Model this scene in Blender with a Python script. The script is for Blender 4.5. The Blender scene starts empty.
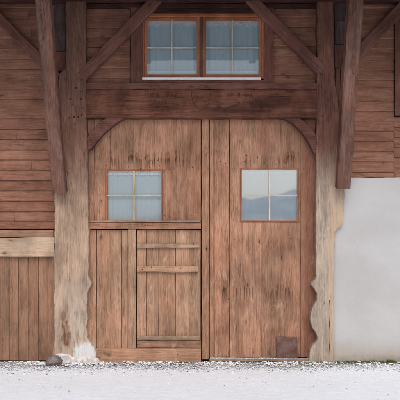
import bpy, bmesh, math, random
from mathutils import Vector, Matrix, noise as mn
R = math.radians
random.seed(11)
S = bpy.context.scene
C = S.collection

# ------------------------------------------------------------ camera, sky, sun
D = 9.0                      # camera distance from the wall plane (y = 0)
HZ = 1.65                    # eye height
K = 0.015                    # metres per photo pixel at the wall plane
cam = bpy.data.objects.new('camera', bpy.data.cameras.new('camera'))
C.objects.link(cam)
cam.location = (0, -D, HZ)
cam.rotation_euler = (R(90), 0, 0)
cam.data.lens = 54
cam.data.sensor_width = 36
cam.data.shift_y = 0.1275
cam.data.clip_end = 6000
S.camera = cam

SUN_EL, SUN_AZ = 52, -14     # azimuth measured from the viewer's side, to the left
w = bpy.data.worlds.new('World'); S.world = w; w.use_nodes = True
nt = w.node_tree; nt.nodes.clear()
o_ = nt.nodes.new('ShaderNodeOutputWorld'); bg = nt.nodes.new('ShaderNodeBackground')
sk = nt.nodes.new('ShaderNodeTexSky'); sk.sky_type = 'NISHITA'; sk.sun_disc = False
sk.sun_elevation = R(SUN_EL); sk.sun_rotation = R(180 + SUN_AZ)
sk.dust_density = 4; sk.air_density = 1.0
hs = nt.nodes.new('ShaderNodeHueSaturation'); hs.inputs['Saturation'].default_value = 0.62
nt.links.new(sk.outputs[0], hs.inputs['Color']); nt.links.new(hs.outputs[0], bg.inputs[0])
bg.inputs[1].default_value = 0.15
nt.links.new(bg.outputs[0], o_.inputs[0])
sl = bpy.data.lights.new('sun', 'SUN'); sl.energy = 1.0; sl.angle = R(40); sl.color = (1, .985, .97)
sun = bpy.data.objects.new('sun', sl); C.objects.link(sun)
dv = Vector((math.sin(R(SUN_AZ)) * math.cos(R(SUN_EL)), -math.cos(R(SUN_AZ)) * math.cos(R(SUN_EL)), math.sin(R(SUN_EL))))
sun.rotation_euler = dv.to_track_quat('Z', 'Y').to_euler()
S.view_settings.view_transform = 'Standard'; S.view_settings.look = 'None'
S.view_settings.gamma = 1; S.view_settings.exposure = -0.14
S.view_settings.use_curve_mapping = False

# ------------------------------------------------------------ measured position on the facade
def X(px, y=0): return (px - 200) * K * (D + y) / D
def Z(py, y=0): return HZ + (251 - py) * K * (D + y) / D

# ------------------------------------------------------------ materials
class NB:
    def __init__(s, name):
        s.m = bpy.data.materials.new(name); s.m.use_nodes = True
        s.t = s.m.node_tree; s.t.nodes.clear()
        s.out = s.n('ShaderNodeOutputMaterial')
    def n(s, t, **kw):
        a = s.t.nodes.new(t)
        for k, v in kw.items(): setattr(a, k, v)
        return a
    def l(s, a, b): s.t.links.new(a, b)
    def put(s, sock, v):
        if isinstance(v, bpy.types.NodeSocket): s.l(v, sock)
        elif isinstance(v, (tuple, list)) and len(v) == 3 and sock.type == 'RGBA': sock.default_value = (*v, 1)
        else: sock.default_value = v
    def math(s, op, a, b=0.5, c=None, clamp=False):
        q = s.n('ShaderNodeMath', operation=op, use_clamp=clamp); s.put(q.inputs[0], a); s.put(q.inputs[1], b)
        if c is not None: s.put(q.inputs[2], c)
        return q.outputs[0]
    def vmul(s, v, k):
        q = s.n('ShaderNodeVectorMath', operation='MULTIPLY'); s.put(q.inputs[0], v); s.put(q.inputs[1], k); return q.outputs[0]
    def vadd(s, v, k):
        q = s.n('ShaderNodeVectorMath', operation='ADD'); s.put(q.inputs[0], v); s.put(q.inputs[1], k); return q.outputs[0]
    def noise(s, v, sc=1, det=4, rough=.55, dist=0):
        q = s.n('ShaderNodeTexNoise'); s.put(q.inputs['Vector'], v); q.inputs['Scale'].default_value = sc
        q.inputs['Detail'].default_value = det; q.inputs['Roughness'].default_value = rough; q.inputs['Distortion'].default_value = dist
        return q.outputs[0]
    def rng(s, v, a, b, c=0, d=1, smooth=True):
        q = s.n('ShaderNodeMapRange'); q.interpolation_type = 'SMOOTHSTEP' if smooth else 'LINEAR'
        s.put(q.inputs[0], v)
        for i, k in enumerate((a, b, c, d)): s.put(q.inputs[i + 1], k)
        return q.outputs[0]
    def mix(s, f, a, b, mode='MIX'):
        q = s.n('ShaderNodeMix', data_type='RGBA', blend_type=mode); s.put(q.inputs[0], f); s.put(q.inputs[6], a); s.put(q.inputs[7], b)
        return q.outputs[2]
    def ramp(s, f, stops):
        q = s.n('ShaderNodeValToRGB'); s.put(q.inputs[0], f); e = q.color_ramp.elements
        while len(e) < len(stops): e.new(.5)
        for i, (p, c) in enumerate(stops): e[i].position = p; e[i].color = (*c, 1)
        return q.outputs[0]
    def grey(s, v):
        q = s.n('ShaderNodeCombineXYZ')
        for i in range(3): s.put(q.inputs[i], v)
        return q.outputs[0]
    def pos(s): return s.n('ShaderNodeNewGeometry').outputs['Position']
    def sep(s, v):
        q = s.n('ShaderNodeSeparateXYZ'); s.put(q.inputs[0], v); return q.outputs
    def att(s, nm, fac=False):
        q = s.n('ShaderNodeAttribute'); q.attribute_name = nm; return q.outputs['Fac' if fac else 'Vector']
    def bump(s, h, dist, strength=1):
        q = s.n('ShaderNodeBump'); q.inputs['Strength'].default_value = strength; q.inputs['Distance'].default_value = dist
        s.put(q.inputs['Height'], h); return q.outputs[0]
    def finish(s, col, rough=.85, normal=None, spec=.25, metal=0):
        b = s.n('ShaderNodeBsdfPrincipled'); s.put(b.inputs['Base Color'], col); s.put(b.inputs['Roughness'], rough)
        b.inputs['Specular IOR Level'].default_value = spec; b.inputs['Metallic'].default_value = metal
        if normal: s.l(normal, b.inputs['Normal'])
        s.l(b.outputs[0], s.out.inputs[0]); return s.m

def ellipse(b, p, cx, cz, rx, rz, soft=.35, nz=.5):
    """noise-edged ellipse mask on the facade plane"""
    x, y, z = b.sep(p)
    dx = b.math('MULTIPLY', b.math('SUBTRACT', x, cx), 1 / rx); dz = b.math('MULTIPLY', b.math('SUBTRACT', z, cz), 1 / rz)
    r = b.math('SQRT', b.math('ADD', b.math('MULTIPLY', dx, dx), b.math('MULTIPLY', dz, dz)))
    n = b.noise(b.vmul(p, (14, 14, 7)), 1, 5, .65)
    r = b.math('ADD', r, b.math('MULTIPLY', b.math('SUBTRACT', n, .5), nz * 2))
    return b.rng(r, 1 - soft, 1 + soft, 1, 0)

def wood(name, dark, mid, light, tint=None, knot=.75, crack=.7, stain=.35, rnd=.35, bd=.004, rings=.3, fade=None, extra=None, rough=.86, grey=None, sat=1.22, valu=1.0):
    b = NB(name)
    g = b.att('gc'); rv = b.att('rnd', True); p = b.pos()
    warp = b.noise(b.vmul(g, (3, 3, 1.1)), 1, 2)
    gw = b.vadd(g, b.vmul(b.grey(b.math('SUBTRACT', warp, .5)), (.10, .10, 0)))
    fine = b.noise(b.vmul(gw, (150, 150, 9)), 1, 4, .75)
    med = b.noise(b.vmul(gw, (20, 20, 1.7)), 1, 8, .68)
    wv = b.n('ShaderNodeTexWave', wave_type='BANDS', bands_direction='X')
    b.put(wv.inputs['Vector'], b.vmul(gw, (1, .3, .13))); wv.inputs['Scale'].default_value = 11
    wv.inputs['Distortion'].default_value = 11; wv.inputs['Detail'].default_value = 3; wv.inputs['Detail Scale'].default_value = 1.4
    val = b.math('ADD', b.math('MULTIPLY', fine, .45), b.math('MULTIPLY', med, .55 - rings * .5))
    val = b.math('ADD', val, b.math('MULTIPLY', b.math('ADD', b.math('MULTIPLY', wv.outputs[1], .5), .25), rings * .5))
    col = b.ramp(val, [(.32, tuple(d * .75 + m_ * .25 for d, m_ in zip(dark, mid))), (.48, mid), (.66, tuple(d * .8 + m_ * .2 for d, m_ in zip(light, mid)))])
    if tint:
        f = b.math('FRACT', b.math('MULTIPLY', rv, 7.31))
        tn = b.noise(b.vmul(p, (2.2, 2.2, 1.5)), 1, 3)
        f = b.math('MULTIPLY', b.math('ADD', b.math('MULTIPLY', f, .7), b.rng(tn, .45, .65, 0, .5)), .75, clamp=True)
        col = b.mix(f, col, b.mix(1, col, tint, 'MULTIPLY'))
    if grey:   # silvered weathering in streaks
        gn = b.noise(b.vmul(g, (11, 11, .8)), 1, 5, .6, .4)
        col = b.mix(b.math('MULTIPLY', b.rng(gn, .5, .68), .6), col, grey)
    if fade:   # (lo z, hi z, colour): rain- and light-bleached foot of the timber, ragged edge
        z = b.sep(p)[2]
        zz = b.math('ADD', z, b.math('MULTIPLY', b.math('SUBTRACT', b.noise(b.vmul(p, (9, 9, 1.0)), 1, 5, .6), .5), 1.1))
        f = b.rng(zz, fade[0], fade[1], 1, 0)
        hi = b.mix(1, b.grey(b.rng(val, .3, .7, .72, 1.22)), fade[2], 'MULTIPLY')
        col = b.mix(f, col, hi)
    col = b.mix(1, col, b.grey(b.math('ADD', b.math('MULTIPLY', rv, rnd * 1.2), 1 - rnd * .6)), 'MULTIPLY')
    st = b.noise(b.vmul(p, (2.3, 2.3, 1.3)), 1, 6, .62)
    col = b.mix(1, col, b.grey(b.rng(st, .32, .66, 1 - stain, 1 + stain * .35)), 'MULTIPLY')
    st2 = b.noise(b.vmul(g, (9, 9, 1.6)), 1, 5, .7, .6)
    col = b.mix(1, col, b.grey(b.rng(st2, .33, .62, .80, 1.07)), 'MULTIPLY')
    # knots
    vo = b.n('ShaderNodeTexVoronoi'); b.put(vo.inputs['Vector'], b.vadd(b.vmul(gw, (6.0, 6.0, 2.6)), b.vmul(b.grey(b.noise(b.vmul(g, (22, 22, 12)), 1, 3, .6)), (.16, 0, .22)))); vo.inputs['Scale'].default_value = 1
    pick = b.rng(b.sep(vo.outputs['Color'])[0], .36, .41)
    kn = b.math('MULTIPLY', b.rng(vo.outputs['Distance'], .03, b.math('ADD', .07, b.math('MULTIPLY', b.sep(vo.outputs['Color'])[1], .14)), 1, 0), pick)
    halo = b.math('MULTIPLY', b.rng(vo.outputs['Distance'], .12, .42, 1, 0), pick)
    hn = b.math('MULTIPLY', halo, b.rng(b.noise(b.vmul(g, (14, 14, 6)), 1, 3, .6, 1.5), .35, .65, .1, .8))
    col = b.mix(b.math('MULTIPLY', hn, knot * .5), col, tuple(c * .9 for c in dark))
    col = b.mix(b.math('MULTIPLY', kn, knot), col, tuple(c * .35 for c in dark))
    # checks along the grain
    ck = b.noise(b.vmul(gw, (46, 46, .75)), 1, 2, .5)
    ck = b.rng(b.math('ABSOLUTE', b.math('SUBTRACT', ck, .5)), .002, .011, 1, 0)
    gate = b.rng(b.noise(b.vmul(g, (5, 5, 1.7)), 1, 2), .5, .6)
    ck = b.math('MULTIPLY', ck, gate)
    col = b.mix(b.math('MULTIPLY', ck, crack * .8), col, tuple(c * .22 for c in dark))
    if extra: col = extra(b, col, p, g)
    hsv = b.n('ShaderNodeHueSaturation'); hsv.inputs['Saturation'].default_value = sat; hsv.inputs['Value'].default_value = valu; b.put(hsv.inputs['Color'], col); col = hsv.outputs[0]
    h = b.math('ADD', b.math('MULTIPLY', fine, .35), b.math('MULTIPLY', med, .8))
    h = b.math('SUBTRACT', h, b.math('MULTIPLY', ck, .6)); h = b.math('SUBTRACT', h, b.math('MULTIPLY', kn, .2))
    h = b.math('ADD', h, b.math('MULTIPLY', st2, .6))
    return b.finish(col, rough, b.bump(h, bd * .65), .12)

def drips(b, p, zc, h, amt=1.0, x0=-9, x1=9):
    """dark run marks hanging from one level"""
    x, y, z = b.sep(p)
    n1 = b.noise(b.vmul(p, (34, 3, .6)), 1, 3, .6)
    n2 = b.noise(b.vmul(p, (75, 3, 5)), 1, 2, .6)
    n3 = b.noise(b.vmul(p, (2.6, 1, .4)), 1, 2, .6)
    top = b.math('ADD', zc + h * .5, b.math('ADD', b.math('MULTIPLY', b.math('SUBTRACT', n2, .5), h * 1.3), b.math('MULTIPLY', b.math('SUBTRACT', n3, .5), .5)))
    f = b.math('MULTIPLY', b.rng(z, b.math('SUBTRACT', top, h), top, 0, 1), b.rng(z, b.math('SUBTRACT', top, .0), b.math('ADD', top, .03), 1, 0))
    f = b.math('MULTIPLY', f, b.rng(n1, .48, .58))
    f = b.math('MULTIPLY', f, b.math('MULTIPLY', b.rng(x, x0, x0 + .15), b.rng(x, x1 - .15, x1, 1, 0)))
    return b.math('MULTIPLY', f, b.math('MULTIPLY', b.rng(n3, .4, .6, .5, 1), amt * 1.15))

def door_extra(b, col, p, g):
    dk = (.055, .025, .018)
    for zc, h, x0, x1, a in ((2.93, .17, -1.45, -.05, .8), (3.05, .10, -1.6, 1.6, .4), (2.96, .14, .45, 1.55, .75), (.88, .30, .2, 1.5, .6), (.98, .20, -.95, .4, .2), (2.0, .12, -1.6, -.1, .35), (.35, .2, -1.6, 1.6, .3)):
        col = b.mix(drips(b, p, zc, h, a, x0, x1), col, dk)
    # bare pale scuffs in the lower half
    n = b.noise(b.vmul(p, (7, 7, 2.2)), 1, 6, .7, .5)
    z = b.sep(p)[2]
    f = b.math('MULTIPLY', b.rng(n, .56, .68), b.rng(z, 1.4, 2.3, .55, .12))
    col = b.mix(f, col, (.66, .47, .34))
    # remains of red stain under the lintel, right side
    col = b.mix(b.math('MULTIPLY', ellipse(b, p, .98, 3.33, .16, .26), .2), col, (.42, .17, .15))
    # dark patina along the right edge of the leaf
    xx = b.sep(p)[0]
    e = b.math('ADD', xx, b.math('MULTIPLY', b.math('SUBTRACT', n, .5), .25))
    col = b.mix(b.rng(e, 1.42, 1.62, 0, .55), col, (.20, .085, .065))
    # scratched pale marks on the left panel
    return col

M = {}
M['door'] = wood('door_wood', (.18, .098, .073), (.43, .262, .188), (.62, .425, .32), tint=(.98, .86, .84), knot=.9, stain=.36, rnd=.26, rings=.3, sat=1.17, valu=.90, extra=door_extra, bd=.004)
M['wicket'] = wood('wicket_wood', (.21, .125, .088), (.47, .30, .21), (.66, .465, .345), tint=(1.02, .9, .87), knot=.7, stain=.26, rnd=.2, rings=.3, sat=1.13, valu=.93, extra=door_extra, bd=.004)
M['ledge'] = wood('ledge_wood', (.13, .095, .072), (.32, .225, .17), (.48, .35, .27), knot=.4, stain=.4, bd=.005, grey=(.24, .21, .185))
M['sidingwood'] = wood('siding_wood', (.15, .074, .052), (.325, .168, .118), (.46, .265, .20), tint=(1.0, .90, .88), knot=.7, stain=.24, rnd=.26, sat=1.07, valu=.88, bd=.0035, rings=.2)
M['cladding'] = wood('cladding_wood', (.17, .10, .070), (.34, .212, .150), (.46, .31, .225), tint=(1.0, .90, .86), knot=.65, stain=.28, rnd=.22, bd=.003, rings=.35, sat=1.12, valu=.93)
M['frame'] = wood('frame_timber', (.09, .045, .037), (.185, .098, .082), (.27, .155, .132), tint=(1.0, .9, .86), knot=.5, crack=.8, stain=.36, rnd=.16, bd=.006, sat=1.16, valu=.95)
M['dark'] = wood('eaves_shaded_timber', (.03, .017, .015), (.065, .035, .031), (.10, .062, .055), knot=.4, stain=.4, rnd=.3, bd=.005)  # shade under the eaves put into the timber's colour
M['greydark'] = wood('grey_packing_timber', (.045, .032, .030), (.095, .068, .064), (.15, .115, .108), knot=.3, stain=.4, rnd=.3, bd=.005)
M['strut'] = wood('strut_timber', (.08, .050, .046), (.175, .105, .085), (.28, .185, .152), tint=(1, .9, .9), knot=.3, crack=.9, stain=.42, rnd=.1, bd=.006, grey=(.20, .16, .142))
M['rail'] = wood('pale_rail_wood', (.30, .21, .145), (.53, .395, .30), (.66, .52, .42), knot=.8, stain=.3, rnd=.1, bd=.005, grey=(.42, .35, .28))
M['framewood'] = wood('varnished_window_wood', (.20, .065, .033), (.42, .15, .072), (.52, .21, .11), knot=.1, crack=.1, stain=.25, rnd=.1, bd=.001, rough=.55, sat=1.0, valu=.85)
M['casingwood'] = wood('door_window_wood', (.22, .10, .07), (.42, .20, .14), (.52, .28, .2), knot=.1, crack=.2, stain=.25, rnd=.1, bd=.001, rough=.6)
M['muntin'] = wood('muntin_wood', (.5, .36, .2), (.66, .53, .38), (.76, .65, .50), knot=0, crack=0, sat=.9, stain=.25, rnd=.05, bd=.0005, rough=.6)
M['ochre'] = wood('ochre_muntin_wood', (.5, .32, .12), (.66, .48, .25), (.74, .58, .36), knot=0, crack=0, sat=.9, stain=.35, rnd=.05, bd=.0005, rough=.6)

def lpost_extra(b, col, p, g):
    # limewash remains on the lower right of the post
    n = b.noise(b.vmul(p, (16, 16, 3.2)), 1, 6, .65)
    x, y, z = b.sep(p)
    f = b.math('MULTIPLY', b.rng(b.math('ADD', z, b.math('MULTIPLY', n, .9)), 1.15, 2.1, 1, 0), b.rng(n, .34, .60))
    f = b.math('MULTIPLY', f, b.rng(x, -2.12, -1.86, .5, 1))
    col = b.mix(b.math('MULTIPLY', f, .55), col, (.66, .58, .50))
    foot = b.math('MULTIPLY', ellipse(b, p, X(86), Z(354), .16, .19, .3, .9), b.rng(n, .25, .42, .55, 1))
    col = b.mix(foot, col, (.74, .72, .70))
    # rotten, rust brown wound
    m = ellipse(b, p, X(67), Z(333), .075, .22, .3, 1.1)
    col = b.mix(b.math('MULTIPLY', m, .85), col, b.ramp(n, [(.38, (.06, .028, .018)), (.5, (.19, .10, .068)), (.62, (.42, .31, .23))]))
    m2 = ellipse(b, p, X(65), Z(316), .04, .08, .3, 1.0)
    return b.mix(b.math('MULTIPLY', m2, .7), col, (.20, .13, .095))
def rpost_extra(b, col, p, g):
    x, y, z = b.sep(p)
    n = b.noise(b.vmul(p, (16, 16, 2.2)), 1, 6, .65)
    e = b.math('ADD', x, b.math('MULTIPLY', b.math('SUBTRACT', n, .5), .12))
    low = b.rng(z, 2.5, 3.2, 1, 0)
    f = b.math('MULTIPLY', b.rng(e, 1.86, 1.93), low)
    col = b.mix(b.math('MULTIPLY', f, .7), col, b.ramp(n, [(.3, (.44, .33, .255)), (.6, (.60, .46, .36))]))
    return col
M['muntin_pale'] = M['rail']
M['lpost'] = wood('left_post_timber', (.09, .052, .042), (.20, .118, .094), (.30, .19, .155), knot=.4, crack=.8, stain=.30, rnd=.05, bd=.006, fade=(2.1, 3.35, (.48, .355, .275)), extra=lpost_extra)
M['rpost'] = wood('right_post_timber', (.09, .048, .039), (.18, .098, .08), (.29, .17, .14), knot=.3, crack=.9, stain=.30, rnd=.05, bd=.006, fade=(2.2, 3.4, (.47, .39, .325)), extra=rpost_extra)

def plaster():
    b = NB('grey_lime_plaster'); p = b.pos(); x, y, z = b.sep(p)
    big = b.noise(p, 1.1, 4, .5); med = b.noise(p, 9, 5, .6); fi = b.noise(p, 160, 4, .6)
    c = b.mix(b.rng(big, .35, .65), (.50, .482, .470), (.56, .543, .532))
    c = b.mix(b.rng(med, .55, .75, 0, .25), c, (.50, .47, .45))
    # splash zone
    zz = b.math('ADD', z, b.math('MULTIPLY', b.math('SUBTRACT', med, .5), .25))
    c = b.mix(b.rng(zz, .08, .36, .75, 0), c, (.52, .43, .36))
    c = b.mix(b.math('MULTIPLY', b.rng(zz, .0, .13, 1, 0), b.rng(big, .3, .7, .2, .9)), c, (.25, .24, .16))
    h = b.math('ADD', b.math('MULTIPLY', fi, .35), b.math('ADD', med, b.math('MULTIPLY', big, 1.5)))
    return b.finish(c, .92, b.bump(h, .009), .15)
M['plaster'] = plaster()

def limestone(name, a, c2, bd=.01):
    b = NB(name); p = b.pos(); n = b.noise(p, 14, 6, .65); m = b.noise(p, 60, 4, .6)
    c = b.mix(b.rng(n, .4, .62), a, c2); c = b.mix(b.rng(m, .6, .75, 0, .5), c, tuple(k * .45 for k in a))
    return b.finish(c, .9, b.bump(b.math('ADD', n, b.math('MULTIPLY', m, .4)), bd), .2)
M['whitestone'] = limestone('limewashed_stone', (.60, .54, .48), (.78, .77, .76))
M['boulder'] = limestone('boulder_stone', (.16, .125, .115), (.30, .25, .235), .015)

def gravelmat():
    b = NB('gravel_stone'); p = b.pos(); rv = b.att('rnd', True)
    c = b.ramp(rv, [(0, (.08, .07, .065)), (.4, (.20, .19, .18)), (.75, (.30, .27, .24)), (1, (.42, .40, .38))])
    n = b.noise(p, 40, 3, .6)
    nz = b.sep(b.n('ShaderNodeNewGeometry').outputs['Normal'])[2]
    s = b.rng(b.math('ADD', nz, b.math('MULTIPLY', b.math('SUBTRACT', n, .5), 1.2)), .40, .70)
    c = b.mix(s, c, (.87, .90, .94))
    return b.finish(c, .85, b.bump(n, .003), .2)
M['gravel'] = gravelmat()

def snow():
    b = NB('snow'); p = b.pos(); x, y, z = b.sep(p)
    n = b.noise(p, 45, 5, .6); m = b.noise(p, 7, 5, .65); f = b.noise(p, 260, 3, .6)
    c = b.mix(b.rng(m, .35, .65), (.86, .905, .965), (.91, .94, .98))
    # thin snow: ground showing through next to the wall, fading outwards
    sp = b.noise(b.vmul(p, (1, 1, 1)), 38, 4, .6)
    edge = b.math('ADD', y, b.math('MULTIPLY', b.math('SUBTRACT', m, .5), 1.0))
    th = b.rng(edge, -1.1, -.10, .70, .42)
    bare = b.math('MULTIPLY', b.rng(b.math('SUBTRACT', sp, th), 0, .05), b.rng(edge, -1.3, -.6))
    c = b.mix(b.math('MULTIPLY', bare, .8), c, (.22, .20, .185))
    h = b.math('ADD', b.math('MULTIPLY', n, .5), b.math('ADD', m, b.math('MULTIPLY', f, .15)))
    return b.finish(c, .7, b.bump(h, .016), .25)
M['snow'] = snow()

def simple(name, c, rough=.7, metal=0, n=30, var=.3, bd=.001, spec=.3):
    b = NB(name); p = b.pos(); q = b.noise(p, n, 5, .6)
    col = b.mix(b.rng(q, .3, .7), tuple(k * (1 - var) for k in c), tuple(min(1, k * (1 + var * .5)) for k in c))
    return b.finish(col, rough, b.bump(q, bd), spec, metal)
M['whitepaint'] = simple('white_sill_metal', (.80, .80, .80), .45, 0, 20, .1)
M['carve'] = simple('carved_shadow_wood', (.068, .032, .025), .9, 0, 60, .4)  # shade inside the cuts painted as a dark colour
M['nail'] = simple('old_nail_iron', (.025, .018, .016), .7, .3, 60, .4)
def rustplate():
    b = NB('rusty_sheet_metal'); p = b.pos(); n = b.noise(p, 22, 6, .7); m = b.noise(p, 5, 3, .5)
    c = b.ramp(n, [(.3, (.10, .036, .026)), (.5, (.155, .074, .058)), (.7, (.20, .125, .108))])
    c = b.mix(b.rng(m, .45, .6, 0, .4), c, (.22, .155, .135))
    return b.finish(c, .6, b.bump(n, .002), .4, .25)
M['rust'] = rustplate()
M['roofwood'] = wood('roof_underside_wood', (.03, .018, .013), (.06, .036, .027), (.09, .055, .042), rnd=.3)
M['tile'] = simple('roof_tiles', (.17, .085, .06), .85, 0, 9, .4)
M['inner'] = simple('dark_interior_wood', (.035, .028, .024), .95)
def grassmat():
    b = NB('moss_green'); rv = b.att('rnd', True)
    return b.finish(b.ramp(rv, [(0, (.07, .12, .025)), (.5, (.12, .19, .05)), (.75, (.20, .19, .09)), (1, (.26, .20, .13))]), .9)
M['grass'] = grassmat()
M['leaf'] = simple('dead_leaf', (.10, .06, .03), .9, 0, 12, .5)
def hillmat():
    b = NB('hazy_winter_forest_hill'); p = b.pos(); n = b.noise(p, .03, 6, .7); m = b.noise(p, .006, 3, .5)
    c = b.ramp(n, [(.35, (.38, .46, .50)), (.5, (.46, .53, .57)), (.66, (.58, .64, .68))])  # distance haze put into the colour as a pale blue cast
    c = b.mix(b.rng(m, .55, .62), c, (.64, .67, .70))
    return b.finish(c, .95, None, .1)
M['hill'] = hillmat()
def glass(name, refl, tint, wob=.0006):
    b = NB(name); p = b.pos()
    nrm = b.bump(b.noise(p, 3.0, 1, .4), wob)
    g = b.n('ShaderNodeBsdfGlossy'); b.put(g.inputs['Color'], tint); g.inputs['Roughness'].default_value = .03; b.l(nrm, g.inputs['Normal'])
    t = b.n('ShaderNodeBsdfTransparent'); b.put(t.inputs['Color'], (.93, .945, .95))
    fr = b.n('ShaderNodeFresnel'); fr.inputs['IOR'].default_value = 1.5
    f = b.math('ADD', fr.outputs[0], refl, clamp=True)
    f = b.math('MULTIPLY', f, b.math('SUBTRACT', 1, b.n('ShaderNodeNewGeometry').outputs['Backfacing']))
    mx = b.n('ShaderNodeMixShader'); b.l(f, mx.inputs[0]); b.l(t.outputs[0], mx.inputs[1]); b.l(g.outputs[0], mx.inputs[2])
    b.l(mx.outputs[0], b.out.inputs[0]); return b.m
M['glass_up'] = glass('upper_window_glass', .09, (.60, .66, .70))
M['glass_l'] = glass('left_door_glass', .12, (.70, .76, .80))
M['glass_r'] = glass('right_door_glass', .55, (.78, .81, .84))
def cloth(name, c, opac, lace=0):
    b = NB(name); p = b.pos()
    d = b.n('ShaderNodeBsdfDiffuse'); b.put(d.inputs[0], c); tr = b.n('ShaderNodeBsdfTranslucent'); b.put(tr.inputs[0], c)
    m1 = b.n('ShaderNodeMixShader'); m1.inputs[0].default_value = .3; b.l(d.outputs[0], m1.inputs[1]); b.l(tr.outputs[0], m1.inputs[2])
    t = b.n('ShaderNodeBsdfTransparent')
    f = opac
    if lace:
        vo = b.n('ShaderNodeTexVoronoi'); vo.feature = 'DISTANCE_TO_EDGE'; b.put(vo.inputs['Vector'], p); vo.inputs['Scale'].default_value = lace
        n = b.noise(p, 9, 3, .6)
        f = b.math('ADD', b.rng(vo.outputs['Distance'], .05, .2, .35, -.1), b.math('ADD', opac - .1, b.rng(n, .4, .6, -.15, .15)), clamp=True)
    m2 = b.n('ShaderNodeMixShader'); b.put(m2.inputs[0], f); b.l(t.outputs[0], m2.inputs[1]); b.l(m1.outputs[0], m2.inputs[2])
    b.l(m2.outputs[0], b.out.inputs[0]); return b.m
M['sheer'] = cloth('sheer_curtain', (.70, .82, .88), .94)
M['lace'] = cloth('lace_curtain', (.72, .80, .84), .90, 0)
M['hem'] = cloth('dense_white_hem', (.90, .90, .90), .97)
M['valance'] = cloth('valance_lace', (.86, .88, .88), .85, 60)

# ------------------------------------------------------------ mesh helpers
def new_bm():
    bm = bmesh.new(); bm.verts.layers.float_vector.new('gc'); bm.verts.layers.float.new('rnd'); return bm
def mark(bm, vs, gcf, rn=None):
    lg = bm.verts.layers.float_vector['gc']; lr = bm.verts.layers.float['rnd']
    rn = random.random() if rn is None else rn
    off = Vector((random.uniform(-40, 40), random.uniform(-40, 40), random.uniform(-40, 40)))
    for v in vs: v[lg] = gcf(v) + off; v[lr] = rn
def link(name, bm, m, parent=None, smooth=False):
    bmesh.ops.recalc_face_normals(bm, faces=bm.faces)
    me = bpy.data.meshes.new(name); bm.to_mesh(me); bm.free()
    if smooth:
        for f in me.polygons: f.use_smooth = True
    me.materials.append(m if isinstance(m, bpy.types.Material) else M[m])
    o = bpy.data.objects.new(name, me); C.objects.link(o)
    if parent: o.parent = parent
    return o
def rect(wd, th, bv=.004):
    a, c = wd / 2, th / 2
    return [(-a + bv, -c), (a - bv, -c), (a, -c + bv), (a, c - bv), (a - bv, c), (-a + bv, c), (-a, c - bv), (-a, -c + bv)]
def sweep(bm, prof, L, Mx, wob=.0015, seg=.12, taper=1, rn=None, fr=3.0):
    """profile (u, v) carried along local +Z for length L, then placed by Mx"""
    n = max(1, int(L / seg)); rings = []; sd = random.uniform(0, 90); vs = []
    for i in range(n + 1):
        t = i / n; z = L * t; k = 1 + (taper - 1) * t; ring = []
        for j, (u, v) in enumerate(prof):
            du = mn.noise(Vector((sd + (u > 0) * 5, z * fr, 0))) * wob * 2
            dv = mn.noise(Vector((sd + 9 + (v > 0) * 5, z * fr, 3))) * wob
            q = bm.verts.new((u * k + du, v + dv, z)); ring.append(q); vs.append(q)
        rings.append(ring)
    m = len(prof)
    for a, c in zip(rings, rings[1:]):
        for j in range(m): bm.faces.new((a[j], a[(j + 1) % m], c[(j + 1) % m], c[j]))
    bm.faces.new(rings[0][::-1]); bm.faces.new(rings[-1])
    mark(bm, vs, lambda v: v.co.copy(), rn)
    for v in vs: v.co = Mx @ v.co
def vboard(bm, x0, x1, z0, z1, yf, th=.03, bv=.004, wob=.0015, tilt=0, **kw):
    """vertical board, front face at y = yf"""
    Mx = Matrix.Translation(((x0 + x1) / 2, yf + th / 2, z0)) @ Matrix.Rotation(tilt, 4, 'Y')
    sweep(bm, rect(x1 - x0, th, bv), z1 - z0, Mx, wob, **kw)
RH = Matrix(((0, 0, 1, 0), (0, 1, 0, 0), (-1, 0, 0, 0), (0, 0, 0, 1)))     # local Z -> world X, local X -> -Z
def hboard(bm, x0, x1, z0, z1, yf, th=.03, bv=.004, wob=.0015, prof=None, **kw):
    Mx = Matrix.Translation((x0, yf + th / 2, (z0 + z1) / 2)) @ RH
    sweep(bm, prof or rect(z1 - z0, th, bv), x1 - x0, Mx, wob, **kw)
def beam(bm, a, c, wd, th, bv=.012, wob=.004, **kw):
    """squared timber from a to c; th is its depth (world y as far as possible)"""
    a, c = Vector(a), Vector(c); d = (c - a); L = d.length; d.normalize()
    yy = Vector((0, 1, 0)); yy = (yy - d * yy.dot(d)).normalized(); xx = yy.cross(d)
    Mx = Matrix((( xx.x, yy.x, d.x, a.x), (xx.y, yy.y, d.y, a.y), (xx.z, yy.z, d.z, a.z), (0, 0, 0, 1)))
    sweep(bm, rect(wd, th, bv), L, Mx, wob, **kw)
def box(bm, x0, x1, y0, y1, z0, z1, rn=None, vert=True):
    r = bmesh.ops.create_cube(bm, size=1)
    for v in r['verts']:
        v.co = Vector((x0 + (v.co.x + .5) * (x1 - x0), y0 + (v.co.y + .5) * (y1 - y0), z0 + (v.co.z + .5) * (z1 - z0)))
    mark(bm, r['verts'], (lambda v: v.co.copy()) if vert else (lambda v: Vector((v.co.z, v.co.y, v.co.x))), rn)
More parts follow.
